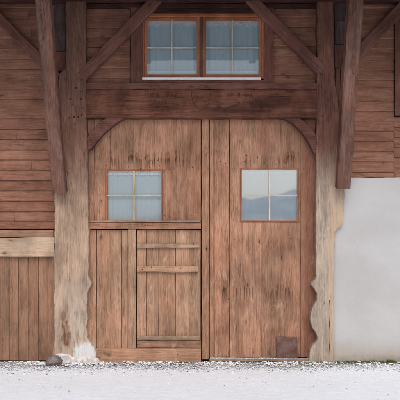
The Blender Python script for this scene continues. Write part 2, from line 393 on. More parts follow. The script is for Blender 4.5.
def poly(bm, pts, y0, y1, bv=.008, dense=.05, wob=.004, along='z', rn=None):
    """outline in the facade plane extruded from y0 (front) to y1, edges densified and worn"""
    out = []; sd = random.uniform(0, 50)
    for i, a in enumerate(pts):
        c = pts[(i + 1) % len(pts)]; L = math.dist(a, c); n = max(1, int(L / dense))
        nx, nz = ((c[1] - a[1]) / max(L, 1e-6), -(c[0] - a[0]) / max(L, 1e-6))
        for k in range(n):
            t = k / n; x = a[0] + (c[0] - a[0]) * t; z = a[1] + (c[1] - a[1]) * t
            d = 0 if k == 0 else (mn.noise(Vector((x * 6 + sd, z * 6, 1))) + .5 * mn.noise(Vector((x * 25, z * 25 + sd, 1))) + .35 * mn.noise(Vector((x * 70, z * 70, sd)))) * wob
            out.append((x + nx * d, z + nz * d))
    vs = [bm.verts.new((x, y1, z)) for x, z in out]
    f = bm.faces.new(vs)
    e = bmesh.ops.extrude_face_region(bm, geom=[f]); nv = [g for g in e['geom'] if isinstance(g, bmesh.types.BMVert)]
    nf = [g for g in e['geom'] if isinstance(g, bmesh.types.BMFace)]
    for v in nv: v.co.y = y0
    r = bmesh.ops.inset_region(bm, faces=nf, thickness=bv, depth=0, use_even_offset=True)
    for fc in nf:
        for v in fc.verts: v.co.y = y0 - bv * .6
    allv = set(vs) | set(nv) | {v for fc in nf for v in fc.verts}
    g = (lambda v: v.co.copy()) if along == 'z' else (lambda v: Vector((v.co.z, v.co.y, v.co.x)))
    mark(bm, allv, g, rn)
def rock(bm, c, r, sub=2, rough=.35, flat=.7, rn=None):
    q = bmesh.ops.create_icosphere(bm, subdivisions=sub, radius=1); sd = random.uniform(0, 99)
    ax = Matrix.Rotation(random.uniform(0, 6.28), 3, 'Z')
    rr = r if isinstance(r, tuple) else (r, r * random.uniform(.7, 1), r * flat)
    for v in q['verts']:
        d = 1 + rough * mn.noise(v.co * 1.3 + Vector((sd, 0, 0))) + rough * .4 * mn.noise(v.co * 4 + Vector((sd, 3, 0)))
        p = Vector((v.co.x * rr[0], v.co.y * rr[1], v.co.z * rr[2])) * d
        if not isinstance(r, tuple): p = ax @ p
        v.co = Vector(c) + p
    mark(bm, q['verts'], lambda v: v.co.copy(), rn)
def thing(name, label, cat, loc=(0, 0, 0), group=None):
    o = bpy.data.objects.new(name, None); C.objects.link(o); o.location = loc; o['label'] = label; o['category'] = cat
    if group: o['group'] = group
    return o
def tag(o, label=None, cat=None, group=None, kind=None):
    for k, v in (('label', label), ('category', cat), ('group', group), ('kind', kind)):
        if v: o[k] = v
    return o

# ------------------------------------------------------------ ground
def axis(lo, hi, step, far):
    a = []; v = lo
    while v <= hi + 1e-6: a.append(v); v += step
    pre = []; s = step * 2; q = lo
    while q > -far: q -= s; s *= 1.5; pre.append(q)
    post = []; s = step * 2; q = a[-1]
    while q < far: q += s; s *= 1.5; post.append(q)
    return pre[::-1] + a + post
xs = axis(-4.2, 4.2, .025, 1500); ys = axis(-3.4, .4, .025, 1500)
bm = new_bm(); grid = []
for y in ys:
    row = []
    for x in xs:
        z = 0.0
        if abs(x) < 12 and -14 < y < 1:
            e = max(0, min(1, (y + 1.1) / 1.0))
            z = .012 * mn.noise(Vector((x * 1.3, y * 1.3, 0))) + .010 * e * mn.noise(Vector((x * 11, y * 11, 2))) + .010 * e * mn.noise(Vector((x * 27, y * 27, 5)))
            z += .003 * mn.noise(Vector((x * 9, y * 9, 9)))
            z -= .012
        row.append(bm.verts.new((x, y, z)))
    grid.append(row)
for a, c in zip(grid, grid[1:]):
    for i in range(len(xs) - 1): bm.faces.new((a[i], a[i + 1], c[i + 1], c[i]))
g = link('snowy_ground', bm, 'snow', smooth=True); tag(g, kind='structure')
for f in g.data.polygons[:1]:
    if f.normal.z < 0: g.data.flip_normals()

# hills across the valley (behind the viewer; mirrored in the panes)
bm = new_bm(); rows = []
for j in range(14):
    t = j / 13; y = -520 - 620 * t; row = []
    for i in range(90):
        x = -1300 + 2600 * i / 89
        prof = math.sin(t * math.pi * .5)
        hgt = 40 + 10 * max(-1, min(1, x / 150)) + 16 * math.sin(x * .0061 + .9) + 16 * mn.noise(Vector((x * .006, 0, 4))) + 5 * mn.noise(Vector((x * .03, t * 4, 1)))
        row.append(bm.verts.new((x, y, -1 + (hgt * 1.7) * prof)))
    rows.append(row)
for a, c in zip(rows, rows[1:]):
    for i in range(89): bm.faces.new((a[i], a[i + 1], c[i + 1], c[i]))
tag(link('hills', bm, 'hill', smooth=True), kind='structure')

# ------------------------------------------------------------ the farmhouse
H = thing('farmhouse', 'weathered brown timber farmhouse front with big barn door, carved lintel and grey plaster wall', 'building')
XL, XR = -5.6, 5.6

# horizontal board siding, each board lapping the next
def siding(x0, x1, z0, z1, yf=-.005, pitch=.152, m='sidingwood', joints=True):
    bm = new_bm(); z = z1
    while z > z0 + .02:
        h = pitch * random.uniform(.95, 1.05); lo = max(z0, z - h)
        a = (z - lo) / 2
        # profile u: +a = bottom, front is -v ; bottom edge rounded and standing proud
        pf = [(-a, .004), (a - .016, -.018), (a - .006, -.016), (a - .002, -.008), (a - .002, .02), (-a, .02)]
        cuts = [x0, x1]
        if joints and x1 - x0 > 1.5 and random.random() < .4: cuts = [x0, random.uniform(x0 + .4, x1 - .35), x1]
        for c0, c1 in zip(cuts, cuts[1:]):
            if c1 - c0 > .02: hboard(bm, c0 + .0015, c1 - .0015, lo, z, yf, .024, prof=pf, wob=.0022, seg=.15)
        z = lo
    return link('plank_siding', bm, m, H)
siding(XL, X(55), Z(229), Z(-12))
siding(X(341), X(394) - .0, Z(177), Z(-12), joints=False)
siding(X(394), XR, Z(177), Z(117))
siding(X(470), XR, Z(117), Z(-12))
siding(X(394), X(470), Z(20), Z(-12))
siding(X(87), X(130), Z(86), Z(-2), joints=False, pitch=.15)
siding(X(273), X(317), Z(86), Z(-2), joints=False, pitch=.15)
# window surround at the right edge of the view
W3 = link('shutter', (lambda b: (vboard(b, X(394) + .002, X(402), Z(116), Z(20), -.045, .035), [vboard(b, X(402) + .002 + i * .11, X(402) + .11 + i * .11, Z(114), Z(22), -.035, .02) for i in range(8)], vboard(b, X(462), X(470) - .002, Z(116), Z(20), -.045, .035), hboard(b, X(402), X(462), Z(116), Z(110), -.052, .02), hboard(b, X(402), X(462), Z(26), Z(20), -.052, .02), b)[-1])(new_bm()), 'frame', H)

# backing wall with openings, keeps the joints dark
bm = new_bm()
def backing(x0, x1, z0, z1): box(bm, x0, x1, .045, .075, z0, z1)
zt = 6.0
backing(XL, X(100), 0, zt); backing(X(303), XR, 0, zt)
backing(X(100), X(303), Z(112), Z(84)); backing(X(100), X(140), Z(84), zt); backing(X(265), X(303), Z(84), zt); backing(X(140), X(265), Z(10), zt)
link('backing_wall', bm, 'inner', H)
bm = new_bm()
box(bm, XL, XL + .15, .08, 5, 0, 5.9); box(bm, XR - .15, XR, .08, 5, 0, 5.9); box(bm, XL + .15, XR - .15, 4.85, 5, 0, 5.9)
box(bm, XL + .16, XR - .16, .09, 4.84, 4.05 - .9, 4.15 - .9)
box(bm, XL + .16, XR - .16, .09, 4.84, 0.02, 0.05)
link('side_wall', bm, 'inner', H)

# lower left: vertical cladding and pale rail
bm = new_bm(); x = XL
edges = [-5.6]
while edges[-1] < X(0) - .1: edges.append(edges[-1] + random.uniform(.13, .16))
edges = [e for e in edges if e < X(0) - .05] + [X(v) for v in (0, 9.3, 18.6, 28.8, 38.8, 48.2, 55.5)]
for a, c in zip(edges, edges[1:]):
    vboard(bm, a + random.uniform(.001, .004), c - random.uniform(.001, .004), .006 + random.uniform(-.006, .012), Z(255), -.012 + random.uniform(-.003, .003), .028, .005, .0012)
link('board_cladding', bm, 'cladding', H)
bm = new_bm(); hboard(bm, XL, X(55.5), Z(257), Z(237.5), -.075, .10, .012, .006, rn=.55); link('rail', bm, 'rail', H)
bm = new_bm(); hboard(bm, XL, X(54), Z(237.2), Z(230.5), -.045, .06, .006, .003, rn=.7); link('rail', bm, 'cladding', H)

# plaster
bm = new_bm()
def grid_panel(bm, pts, y0, y1): poly(bm, pts, y0, y1, .006, .08, .004, rn=.5)
grid_panel(bm, [(XR, 0 - .02), (XR, Z(178)), (X(338), Z(178)), (X(338), Z(182)), (X(330), Z(190)), (X(328), Z(360)), (X(328), -.02)][::-1], -.052, .04)
link('plaster_wall', bm, 'plaster', H)

# posts
pl = [(66.5, -8), (66.5, 68), (60, 74), (57, 100), (57, 188), (54.5, 192), (55, 230), (54.5, 290), (55, 340), (53, 352), (52, 362),
      (97, 362), (96.8, 354), (94.5, 347), (90.5, 342), (87.6, 338), (86.5, 326), (88, 318), (86.8, 305), (87.4, 293), (90.5, 287), (92.2, 283), (90.5, 279), (88.6, 276), (88.8, 250), (88.3, 200), (88, 150), (86.5, 118), (86.2, 60), (86, -8)]
bm = new_bm(); poly(bm, [(X(a, -.1), Z(c, -.1)) for a, c in pl][::-1], -.115, .04, .005, .016, .011, rn=.5)
LP = link('post', bm, 'lpost', H)
pr = [(317, -8), (317.3, 60), (316.5, 118), (316, 150), (316, 200), (316, 270), (316.4, 276), (314.5, 280), (311.2, 282.5), (311, 285), (314.2, 288), (316.8, 293), (316.6, 300), (313, 306), (310.6, 312), (310, 320), (311.8, 327), (315.5, 332), (317.3, 337), (316.5, 341), (312, 345), (309.5, 350), (309, 362),
      (333, 362), (334, 330), (333.5, 290), (334.2, 240), (335, 232), (338, 228), (342.5, 224), (343.5, 210), (344, 190), (343, 176), (340, 120), (334.5, 80), (333.5, 40), (333, -8)]
bm = new_bm(); poly(bm, [(X(a, -.1), Z(c, -.1)) for a, c in pr], -.115, .04, .005, .016, .010, rn=.5)
RP = link('post', bm, 'rpost', H)
# long check in the right post's foot
bm = new_bm(); pts = [(X(329.5 + .6 * math.sin(i * .8), -.12), Z(300 + i * 6, -.12)) for i in range(10)]
poly(bm, [(a - .003, c) for a, c in pts] + [(a + .004, c) for a, c in pts[::-1]], -.1225, -.10, .0005, .1, 0, rn=.5)
link('crack', bm, 'carve', RP)

# packing pieces beside the posts
def packing(px0, px1, zs, m='greydark', y=-.02):
    for i, (a, c) in enumerate(zip(zs, zs[1:])):
        bm = new_bm(); vboard(bm, X(px0) + .002, X(px1) - .002, Z(c) + .003, Z(a) - .003, y - .012 * (i % 2), .05, .006, .003)
        link('packing_block', bm, 'greydark' if i < 2 else 'frame', H)
packing(54, 66.5, (-8, 26, 52, 72)); packing(334, 347, (-8, 22, 45, 68))
bm = new_bm(); vboard(bm, X(335), X(340), Z(176), Z(69), -.03, .05, .005, .003); link('packing_block', bm, 'frame', H)

# top plate and lintel
bm = new_bm(); hboard(bm, XL, XR, Z(4.5), Z(-18), -.14, .18, .012, .006, rn=.4); link('top_plate', bm, 'dark', H)
bm = new_bm(); hboard(bm, X(86), X(317), Z(9), Z(4.8), -.06, .08, .006, .002, rn=.3); link('trim_board', bm, 'dark', H)
def lint_extra(b, col, p, g):
    for cx, cz, rx, rz, a in ((X(272), Z(104), .30, .10, .65), (X(228), Z(110), .34, .05, .55), (X(155), Z(110), .30, .05, .3), (X(240), Z(113), .5, .03, .5)):
        col = b.mix(b.math('MULTIPLY', ellipse(b, p, cx, cz, rx, rz, .5, .6), a), col, (.028, .014, .012))
    for cx, cz, rx, rz in ((X(213), Z(108), .06, .02), (X(225), Z(108), .07, .018), (X(187), Z(113), .05, .015), (X(160), Z(102), .04, .012), (X(308), Z(112), .08, .02)):
        col = b.mix(b.math('MULTIPLY', ellipse(b, p, cx, cz, rx, rz, .5, .9), .45), col, (.24, .15, .13))
    return col
M['lintel'] = wood('lintel_timber', (.07, .034, .026), (.165, .084, .064), (.26, .142, .112), knot=.5, crack=.9, stain=.45, rnd=.05, bd=.007, extra=lint_extra)
bm = new_bm(); zt_, zb_ = Z(88.5, -.13), Z(117.5, -.13)
hh = (zt_ - zb_) / 2
pf = [(-hh, -.03), (-hh + .012, -.072), (-hh + .045, -.078), (-hh + .055, -.068), (hh - .05, -.070), (hh - .035, -.078), (hh - .012, -.07), (hh, -.05), (hh, .10), (-hh, .10)]
hboard(bm, X(85, -.1), X(318, -.1), zb_, zt_, -.09, .1, prof=pf, wob=.004, rn=.5)
LB = link('lintel_beam', bm, 'lintel', H)
# boards between lintel and window
bm = new_bm(); hboard(bm, X(86), X(317), Z(88.5, -.13) - .004, Z(84.6), -.105, .12, .008, .003, rn=.6); link('trim_board', bm, 'frame', H)
yl = -.04 - .07 - .0015
def ribbon(bm, pts, wd, y):
    vs = []
    for i, (x, z) in enumerate(pts):
        a = pts[max(0, i - 1)]; c = pts[min(len(pts) - 1, i + 1)]; L = math.dist(a, c)
        nx, nz = (c[1] - a[1]) / L, -(c[0] - a[0]) / L; ww = wd * (.6 + .8 * abs(mn.noise(Vector((i * .7, x, z)))))
        vs.append([bm.verts.new((x + nx * s * ww / 2, y + dy, z + nz * s * ww / 2)) for s, dy in ((-1, .012), (-1, 0), (1, 0), (1, .012))])
    for a, c in zip(vs, vs[1:]):
        for j in range(4): bm.faces.new((a[j], a[(j + 1) % 4], c[(j + 1) % 4], c[j]))
    bm.faces.new(vs[0][::-1]); bm.faces.new(vs[-1])
def P(px, py, y=-.11): return (X(px, y), Z(py, y))
bm = new_bm()
ribbon(bm, [P(134 - 11 * math.sin(t), 100 - 10.5 * math.cos(t)) for t in [R(20 + 140 * i / 16) for i in range(17)]], .010, yl)
link('carved_scroll', bm, 'carve', LB)
bm = new_bm()
ribbon(bm, [P(266 + 13 * math.sin(t), 100 - 10.5 * math.cos(t)) for t in [R(20 + 140 * i / 16) for i in range(17)]], .010, yl)
link('carved_scroll', bm, 'carve', LB)
bm = new_bm()   # crest: shield outline with a small mark
sh = [(191.5, 92), (191.8, 97), (193.5, 103), (197, 107.5), (201, 110), (205, 107.5), (208.5, 103), (210.2, 97), (210.5, 92)]
ribbon(bm, [P(*q) for q in sh], .010, yl)
ribbon(bm, [P(195, 101.3), P(201, 102), P(207, 101)], .007, yl)
ribbon(bm, [P(191.5, 92.3), P(196, 93.3), P(201, 92.3), P(206, 93.3), P(210.5, 92.3)], .007, yl)
link('carved_crest', bm, 'carve', LB)
bm = new_bm()
for q in ((196.5, 97.6, 199.2, 97.2), (202, 97.4, 206, 97.8), (201, 95, 201, 99.8), (204, 95.6, 204, 99.4), (197.6, 95.6, 197.6, 99.4)):
    ribbon(bm, [P(q[0], q[1]), P((q[0] + q[2]) / 2, (q[1] + q[3]) / 2 + .05), P(q[2], q[3])], .006, yl)
link('carved_mark', bm, 'carve', LB)
def carved(txt, px, py, size, sx=1.0):
    """each letter a separate dark inlay in place of a shaded cut, slightly uneven"""
    x = X(px, -.11)
    for ch in txt:
        if ch == ' ': x += size * .32 * sx; continue
        cu = bpy.data.curves.new('carved_letter', 'FONT'); cu.body = ch; cu.size = size; cu.extrude = .005; cu.resolution_u = 3; cu.offset = 0
        to = bpy.data.objects.new('tmp', cu); C.objects.link(to); bpy.context.view_layer.update()
        me = bpy.data.meshes.new_from_object(to.evaluated_get(bpy.context.evaluated_depsgraph_get()))
        bpy.data.objects.remove(to)
        lo = min(v.co.x for v in me.vertices); hi = max(v.co.x for v in me.vertices)
        for v in me.vertices:
            a, c, e = v.co; v.co = ((a - lo) * sx, -e, c)
        me.materials.clear(); me.materials.append(M['carve'])
        o = bpy.data.objects.new('carved_letter', me); C.objects.link(o); o.parent = LB
        o.location = (x, yl + .0035, Z(py, -.11) + random.uniform(-.003, .003)); o.rotation_euler = (0, random.uniform(-.05, .05), 0)
        x += (hi - lo) * sx + size * .16
carved('I HE R', 145, 96.8, .080, .95); carved('PAK', 167, 97.0, .080, .95); carved('IJ SAVKR', 146, 104.2, .078, .9); carved('S  IT B', 157, 111.4, .066, .9)
carved('I O', 228, 96.8, .072, .8); carved('B MAR', 238, 96.8, .072, 1.0); carved('JA CHEN', 236, 104.0, .066, .95)
# sparse hole in the lintel
bm = new_bm(); rock(bm, (X(261.5, -.11), yl + .004, Z(107.5, -.11)), (.016, .008, .018), 2, .4); link('knot_hole', bm, 'nail', LB)

# straight braces of the upper wall
def brace(a, c, wd, y=-.055, th=.10, m='frame'):
    bm = new_bm(); beam(bm, (X(a[0], y), y, Z(a[1], y)), (X(c[0], y), y, Z(c[1], y)), wd, th, .010, .004, rn=.6)
    return link('brace', bm, m, H)
brace((82, 77.5), (164, -8), .165, -.075)
brace((322, 71.5), (243, -8), .165, -.075)
brace((-8, 11), (58, 78), .135, -.065)
brace((407, 2), (345, 68), .165, -.065)
# curved corner braces of the door head
def cbrace(o):
    bm = new_bm(); poly(bm, [(X(a, -.06), Z(c, -.06)) for a, c in o], -.08, .0, .008, .04, .003, along='x', rn=.6)
    link('curved_brace', bm, 'frame', H)
ll = [(87.5, 151), (87.3, 138), (92, 131), (98, 124.5), (104, 119.5), (108, 117.6), (127.5, 117.6), (120, 121.5), (112, 127), (104, 134), (97, 142), (92, 149)]
cbrace(ll)
rr = [(316.4, 157), (316.6, 136), (313, 131), (308, 125.5), (302, 120), (298, 117.6), (275.5, 117.6), (285, 119.5), (293, 124), (301, 132), (308, 142), (313, 152)]
cbrace(rr[::-1])

# struts carrying the eaves
def strut(pb, pt, zb):
    bm = new_bm()
    y0, y1 = -.205, -1.06
    k = (y1 - y0) / (-1.02 - y0)
    xb = X(pb, y0); xt = X(pt, -1.02); zb_ = Z(zb, y0); zt = Z(0, -1.02)
    xt2 = xb + (xt - xb) * k; zt2 = zb_ + (zt - zb_) * k
    beam(bm, (xb, y0, zb_), (xt2, y1, zt2), .195, .17, .014, .007, rn=.5, seg=.1)
    return link('strut', bm, 'strut', H)
s1 = strut(60, 43.5, 192); s2 = strut(342.5, 355, 188)
# pegs
pegdata = None
def peg(x, y, z, r, parent, name='peg'):
    global pegdata
    if pegdata is None:
        bm = new_bm(); q = bmesh.ops.create_cone(bm, cap_ends=True, segments=8, radius1=1, radius2=.7, depth=1)
        bmesh.ops.rotate(bm, verts=bm.verts, matrix=Matrix.Rotation(R(90), 3, 'X'))
        o = link(name, bm, 'nail', parent); pegdata = o.data
    else:
        o = bpy.data.objects.new(name, pegdata); C.objects.link(o); o.parent = parent
    o.location = (x, y, z); o.scale = (r, .006, r)
for px, py in ((81, 80), (82, 91), (81, 99), (82, 108), (81.5, 115), (78, 117), (70, 99), (73, 105), (74, 117), (69, 118), (76, 88)):
    peg(X(px, -.12), -.122, Z(py, -.12), .011, LP)
for px, py in ((321, 74), (320, 86), (321, 104), (328, 100), (329, 75), (322, 116)):
    peg(X(px, -.12), -.122, Z(py, -.12), .010, RP)

# roof, purlin and rafters over the wall (overhang)
bm = new_bm(); sl_ = math.tan(R(30)); ye = -1.45; ze = 4.97
for yy, zz, th, nm, m in ((0, 0, .05, 'roof_boarding', 'roofwood'), (0, .055, .10, 'roof_tiles', 'tile')):
    b2 = new_bm(); L = 5.2
    Mx = Matrix.Translation((XL - .4, ye, ze + zz)) @ Matrix.Rotation(R(30), 4, 'X')
    r = bmesh.ops.create_cube(b2, size=1)
    for v in r['verts']: v.co = Mx @ Vector(((v.co.x + .5) * (XR - XL + .8), (v.co.y + .5) * L, (v.co.z + .5) * th))
    mark(b2, r['verts'], lambda v: v.co.copy()); link(nm, b2, m, H)
b2 = new_bm(); r = bmesh.ops.create_cube(b2, size=1)
Mx = Matrix.Translation((XL - .4, 2.98, 7.57)) @ Matrix.Rotation(R(-38), 4, 'X')
for v in r['verts']: v.co = Mx @ Vector(((v.co.x + .5) * (XR - XL + .8), (v.co.y + .5) * 3.2, (v.co.z + .5) * .12))
mark(b2, r['verts'], lambda v: v.co.copy()); link('roof_tiles', b2, 'tile', H)
for sx in (XL + .01, XR - .16):
    b2 = new_bm(); vs = [b2.verts.new((sx, y, z)) for y, z in ((.09, 5.8), (4.84, 5.8), (4.84, 6.2), (3.0, 7.6), (.09, 6.0))]
    f = b2.faces.new(vs); e = bmesh.ops.extrude_face_region(b2, geom=[f])
    for g_ in e['geom']:
        if isinstance(g_, bmesh.types.BMVert): g_.co.x += .12
    mark(b2, b2.verts, lambda v: v.co.copy()); link('gable_boarding', b2, 'inner', H)
for i in range(13):
    x = XL + .2 + i * (XR - XL - .4) / 12; b2 = new_bm()
    beam(b2, (x, ye + .08, ze - .035), (x, 2.2, ze - .035 + (2.2 - ye - .08) * sl_), .11, .13, .01, .002); link('rafter', b2, 'roofwood', H)
bm = new_bm(); hboard(bm, XL, XR, 5.02, 5.15, -1.22, .16, .012, .004); link('purlin', bm, 'dark', H)

# ------------------------------------------------------------ upper window
def frame_bm(x0, x1, z0, z1, y, th, wl, wr, wt, wb):
    bm = new_bm()
    vboard(bm, x0, x0 + wl, z0, z1, y, th, .005, .0004); vboard(bm, x1 - wr, x1, z0, z1, y, th, .005, .0004)
    hboard(bm, x0 + wl - .001, x1 - wr + .001, z1 - wt, z1 - .0015, y + .001, th - .002, .005, .0004); hboard(bm, x0 + wl - .001, x1 - wr + .001, z0 + .0015, z0 + wb, y + .001, th - .002, .005, .0004)
    return bm
for a, c in ((131, 143), (263.4, 273)):      # jamb posts either side
    bm = new_bm(); vboard(bm, X(a), X(c), Z(84.6), Z(4.6), -.05, .09, .008, .003, rn=.5); link('jamb_post', bm, 'frame', H)
bm = new_bm(); hboard(bm, X(142.4), X(264), Z(14), Z(9.2), -.045, .06, .005, .002, rn=.3); link('trim_board', bm, 'dark', H)
bm = new_bm(); hboard(bm, X(142.4), X(264), Z(84.4), Z(80.8), -.045, .06, .005, .002, rn=.4); link('trim_board', bm, 'frame', H)
WIN = link('window', frame_bm(X(142.6), X(263.8), Z(79), Z(14), -.035, .07, .03, .03, .055, .02), 'framewood', H)
bm = new_bm(); hboard(bm, X(142.8), X(260.6), Z(81), Z(78.8), -.075, .05, .003, .0003); link('sill', bm, 'whitepaint', WIN)
for a, c in ((144.8, 200.4), (202.2, 261.6)):
    wl, wr = (.035, .055) if a < 160 else (.055, .045)
    s = link('sash', frame_bm(X(a), X(c), Z(77.8), Z(17.6), -.028, .05, wl, wr, .045, .045), 'framewood', WIN)
    gx0, gx1, gz0, gz1 = X(a) + wl, X(c) - wr, Z(77.8) + .045, Z(17.6) - .045
    bm = new_bm(); box(bm, gx0 - .004, gx1 + .004, -.004, .0, gz0 - .004, gz1 + .004); link('pane', bm, 'glass_up', WIN)
    bm = new_bm(); vboard(bm, (gx0 + gx1) / 2 - .008, (gx0 + gx1) / 2 + .008, gz0, gz1, -.016, .011, .002, .0003); link('muntin', bm, 'muntin', WIN)
    bm = new_bm(); hboard(bm, gx0, gx1, Z(48.8), Z(47.6), -.0185, .011, .002, .0003); link('muntin', bm, 'muntin', WIN)
bm = new_bm(); vboard(bm, X(199.8), X(202.9), Z(77.5), Z(18), -.038, .05, .003, .0003); link('mullion', bm, 'frame', WIN)

def cloth_bm(x0, x1, zt, zb, y, amp=.012, wl=.09, scallop=0, n=90):
    bm = new_bm(); rows = []; m = 12; sd = random.uniform(0, 40)
    for j in range(m + 1):
        row = []
        for i in range(n + 1):
            x = x0 + (x1 - x0) * i / n
            lo = zb - (scallop * abs(math.sin((x - x0) / (x1 - x0) * math.pi * 7)) if scallop else 0)
            z = zt + (lo - zt) * j / m
            a = amp * (.4 + .6 * j / m)
            row.append(bm.verts.new((x, y + a * math.sin(x / wl * 6.28 + 2 * mn.noise(Vector((x * 3 + sd, z, 0)))), z)))
        rows.append(row)
    for a, c in zip(rows, rows[1:]):
        for i in range(n): bm.faces.new((a[i], a[i + 1], c[i + 1], c[i]))
    return bm
for a, c, lb in ((146, 199, 'sheer pale curtain with lace valance behind left half of upper window'), (204, 260, 'sheer pale curtain with lace valance behind right half of upper window')):
    t = thing('curtain', lb, 'curtain', (X((a + c) / 2), .09, Z(78)), 'curtains of the upper window')
    inv = Matrix.Translation(-Vector(t.location))
    def kid(nm, bm, m):
        bmesh.ops.transform(bm, matrix=inv, verts=bm.verts); return link(nm, bm, m, t, True)
    kid('panel', cloth_bm(X(a), X(c), Z(16), Z(72), .034), 'sheer')
    kid('valance', cloth_bm(X(a), X(c), Z(16), Z(24), .020, .004, .1, .03, 160), 'valance')
    kid('hem', cloth_bm(X(a), X(c), Z(70.5), Z(79), .020, .005), 'hem')

# ------------------------------------------------------------ the barn door
def fit(v, a, c): return a + v * (c - a)
def leaf(name, edges, z0, holes, m, yf=.0, tb=None, top=None, parent=H):
    """vertical boards; holes = [(x0,x1,z0,z1)] left open; edges in photo px"""
    bm = new_bm()
    for a, c in zip(edges, edges[1:]):
        x0, x1 = X(a) + random.uniform(.0006, .0034), X(c) - random.uniform(.0006, .0034)
        y = yf + random.uniform(-.004, .004); rn = random.random()
        spans = [(z0 + random.uniform(0, .012), top or Z(114))]; cutx = []
        for h in holes:
            if x1 > h[0] and x0 < h[1]:
                # part of the board beside the opening
                if x0 < h[0] - .02: cutx.append((x0, h[0] - .001, h[2] - .001, h[3] + .001))
                if x1 > h[1] + .02: cutx.append((h[1] + .001, x1, h[2] - .001, h[3] + .001))
                ns = []
                for s in spans:
                    if s[0] < h[2]: ns.append((s[0], min(s[1], h[2] - .002)))
                    if s[1] > h[3]: ns.append((max(s[0], h[3] + .002), s[1]))
                spans = ns
        for s0, s1 in spans:
            if s1 - s0 > .02: vboard(bm, x0, x1, s0, s1, y, .032, .004, .0016, tilt=random.uniform(-.0012, .0012), rn=rn)
        for q in cutx: vboard(bm, q[0], q[1], q[2], q[3], y, .032, .004, .001, rn=rn)
    return link(name, bm, m, parent)
hl = (X(106), X(162.6), Z(222), Z(169.4)); hr = (X(240.4), X(298.4), Z(222), Z(168.6))
DL = leaf('door_leaf', [84, 94, 110.5, 134, 154, 176, 187, 201.2], Z(228), [hl], 'door')
DR = leaf('door_leaf', [209.3, 214.5, 229.5, 243, 261, 281, 300.5, 319], .054, [hr], 'door', .002)
# the centre batten covering the joint
bm = new_bm(); vboard(bm, X(201.6), X(209.2), .03, Z(114), -.028, .03, .005, .0025, rn=.45); link('cover_strip', bm, 'door', DR)
bm = new_bm(); vboard(bm, X(209.8), X(213.2), .03, Z(116), -.012, .02, .004, .002, rn=.7); link('cover_strip', bm, 'door', DR)
# lower left: fixed panel beside the wicket
PN = leaf('side_panel', [84, 96.5, 110.5, 121.5, 128], Z(348.5), [], 'wicket', .012, top=Z(230))
WD = leaf('wicket_door', [136.6, 146.5, 158, 175.5, 189, 200.8], Z(348.5), [], 'wicket', .010, top=Z(230))
bm = new_bm(); vboard(bm, X(128.2), X(136.2), Z(348.3), Z(229.6), -.036, .058, .006, .003, rn=.55); link('stile', bm, 'wicket', WD)
def ledge(px0, px1, py0, py1, y, th, parent, m='ledge', nm='ledge', bv=.008, wob=.004, rn=None):
    bm = new_bm(); hboard(bm, X(px0), X(px1), Z(py1), Z(py0), y, th, bv, wob, rn=rn); return link(nm, bm, m, parent)
ledge(88.5, 200.8, 222.4, 229.2, -.035, .055, DL, 'door', 'rail', rn=.35)
ledge(88.5, 200.2, 220.6, 222.3, -.045, .06, DL, 'ledge', 'drip_ledge', .004, .002)
ledge(137, 199.5, 243.6, 248.0, -.032, .045, WD, wob=.006)
ledge(137, 198.5, 266.0, 272.2, -.034, .045, WD, 'wicket', 'ledge', wob=.005, rn=.55)
ledge(137.5, 199.5, 335.8, 340.2, -.030, .042, WD, wob=.005)
ledge(137.5, 200.8, 340.6, 347.6, -.014, .03, WD, 'door', 'ledge')
ledge(93.5, 201, 348.4, 362, -.048, .075, WD, 'rail2' if 'rail2' in M else 'wicket', 'bottom_rail', wob=.003, rn=.8)
# thin vertical seam strip on the side panel
ledge(96.5, 127.4, 346.9, 348.2, -.018, .03, PN, 'hem', 'snow_line', .002, .003) if False else None
# windows in the leaves
def door_window(px0, px1, py0, py1, leafo, gm, mm, cxp):
    x0, x1, z0, z1 = X(px0), X(px1), Z(py1), Z(py0)
    f = link('window_frame', frame_bm(x0, x1, z0, z1, -.014, .05, .022, .022, .022, .024), 'casingwood', leafo)
    gx0, gx1, gz0, gz1 = x0 + .022, x1 - .022, z0 + .024, z1 - .022
    bm = new_bm(); box(bm, gx0 - .004, gx1 + .004, .010, .014, gz0 - .004, gz1 + .004); link('pane', bm, gm, leafo)
    bm = new_bm(); vboard(bm, X(cxp) - .012, X(cxp) + .012, gz0, gz1, -.006, .014, .003, .0006); link('muntin', bm, mm, leafo)
    zc = Z(195.4)
    bm = new_bm(); hboard(bm, gx0, gx1, zc - .012, zc + .012, -.0085, .014, .003, .0006); link('muntin', bm, mm, leafo)
door_window(105.9, 162.7, 169.3, 222.0, DL, 'glass_l', 'ochre', 134)
door_window(240.3, 298.5, 168.5, 222.0, DR, 'glass_r', 'muntin', 269.5)
t = thing('curtain', 'white lace curtain in the left barn door window', 'curtain', (X(134), .10, Z(224)))
inv = Matrix.Translation(-Vector(t.location))
def kid2(nm, bm, m):
    bmesh.ops.transform(bm, matrix=inv, verts=bm.verts); return link(nm, bm, m, t, True)
kid2('panel', cloth_bm(X(104), X(164), Z(167), Z(224), .038, .008, .07), 'lace')
kid2('valance', cloth_bm(X(104), X(164), Z(168), Z(174), .024, .003, .1, .02, 160), 'valance')
t = thing('curtain', 'plain white curtain in the right barn door window', 'curtain', (X(269), .10, Z(224)))
inv = Matrix.Translation(-Vector(t.location))
kid2('panel', cloth_bm(X(238), X(301), Z(166), Z(224), .038, .010, .09), 'lace')
kid2('valance', cloth_bm(X(238), X(301), Z(168), Z(173), .024, .003, .1, .015, 160), 'valance')
# metal plate patching the right leaf's foot
bm = new_bm(); poly(bm, [(X(276.3), Z(357.6)), (X(297.3), Z(357.8)), (X(297), Z(337)), (X(276), Z(336.2))], -.024, -.003, .003, .05, .0015, rn=.5)
PLT = link('metal_plate', bm, 'rust', DR); PLT['label'] = 'rusty square sheet metal patch'
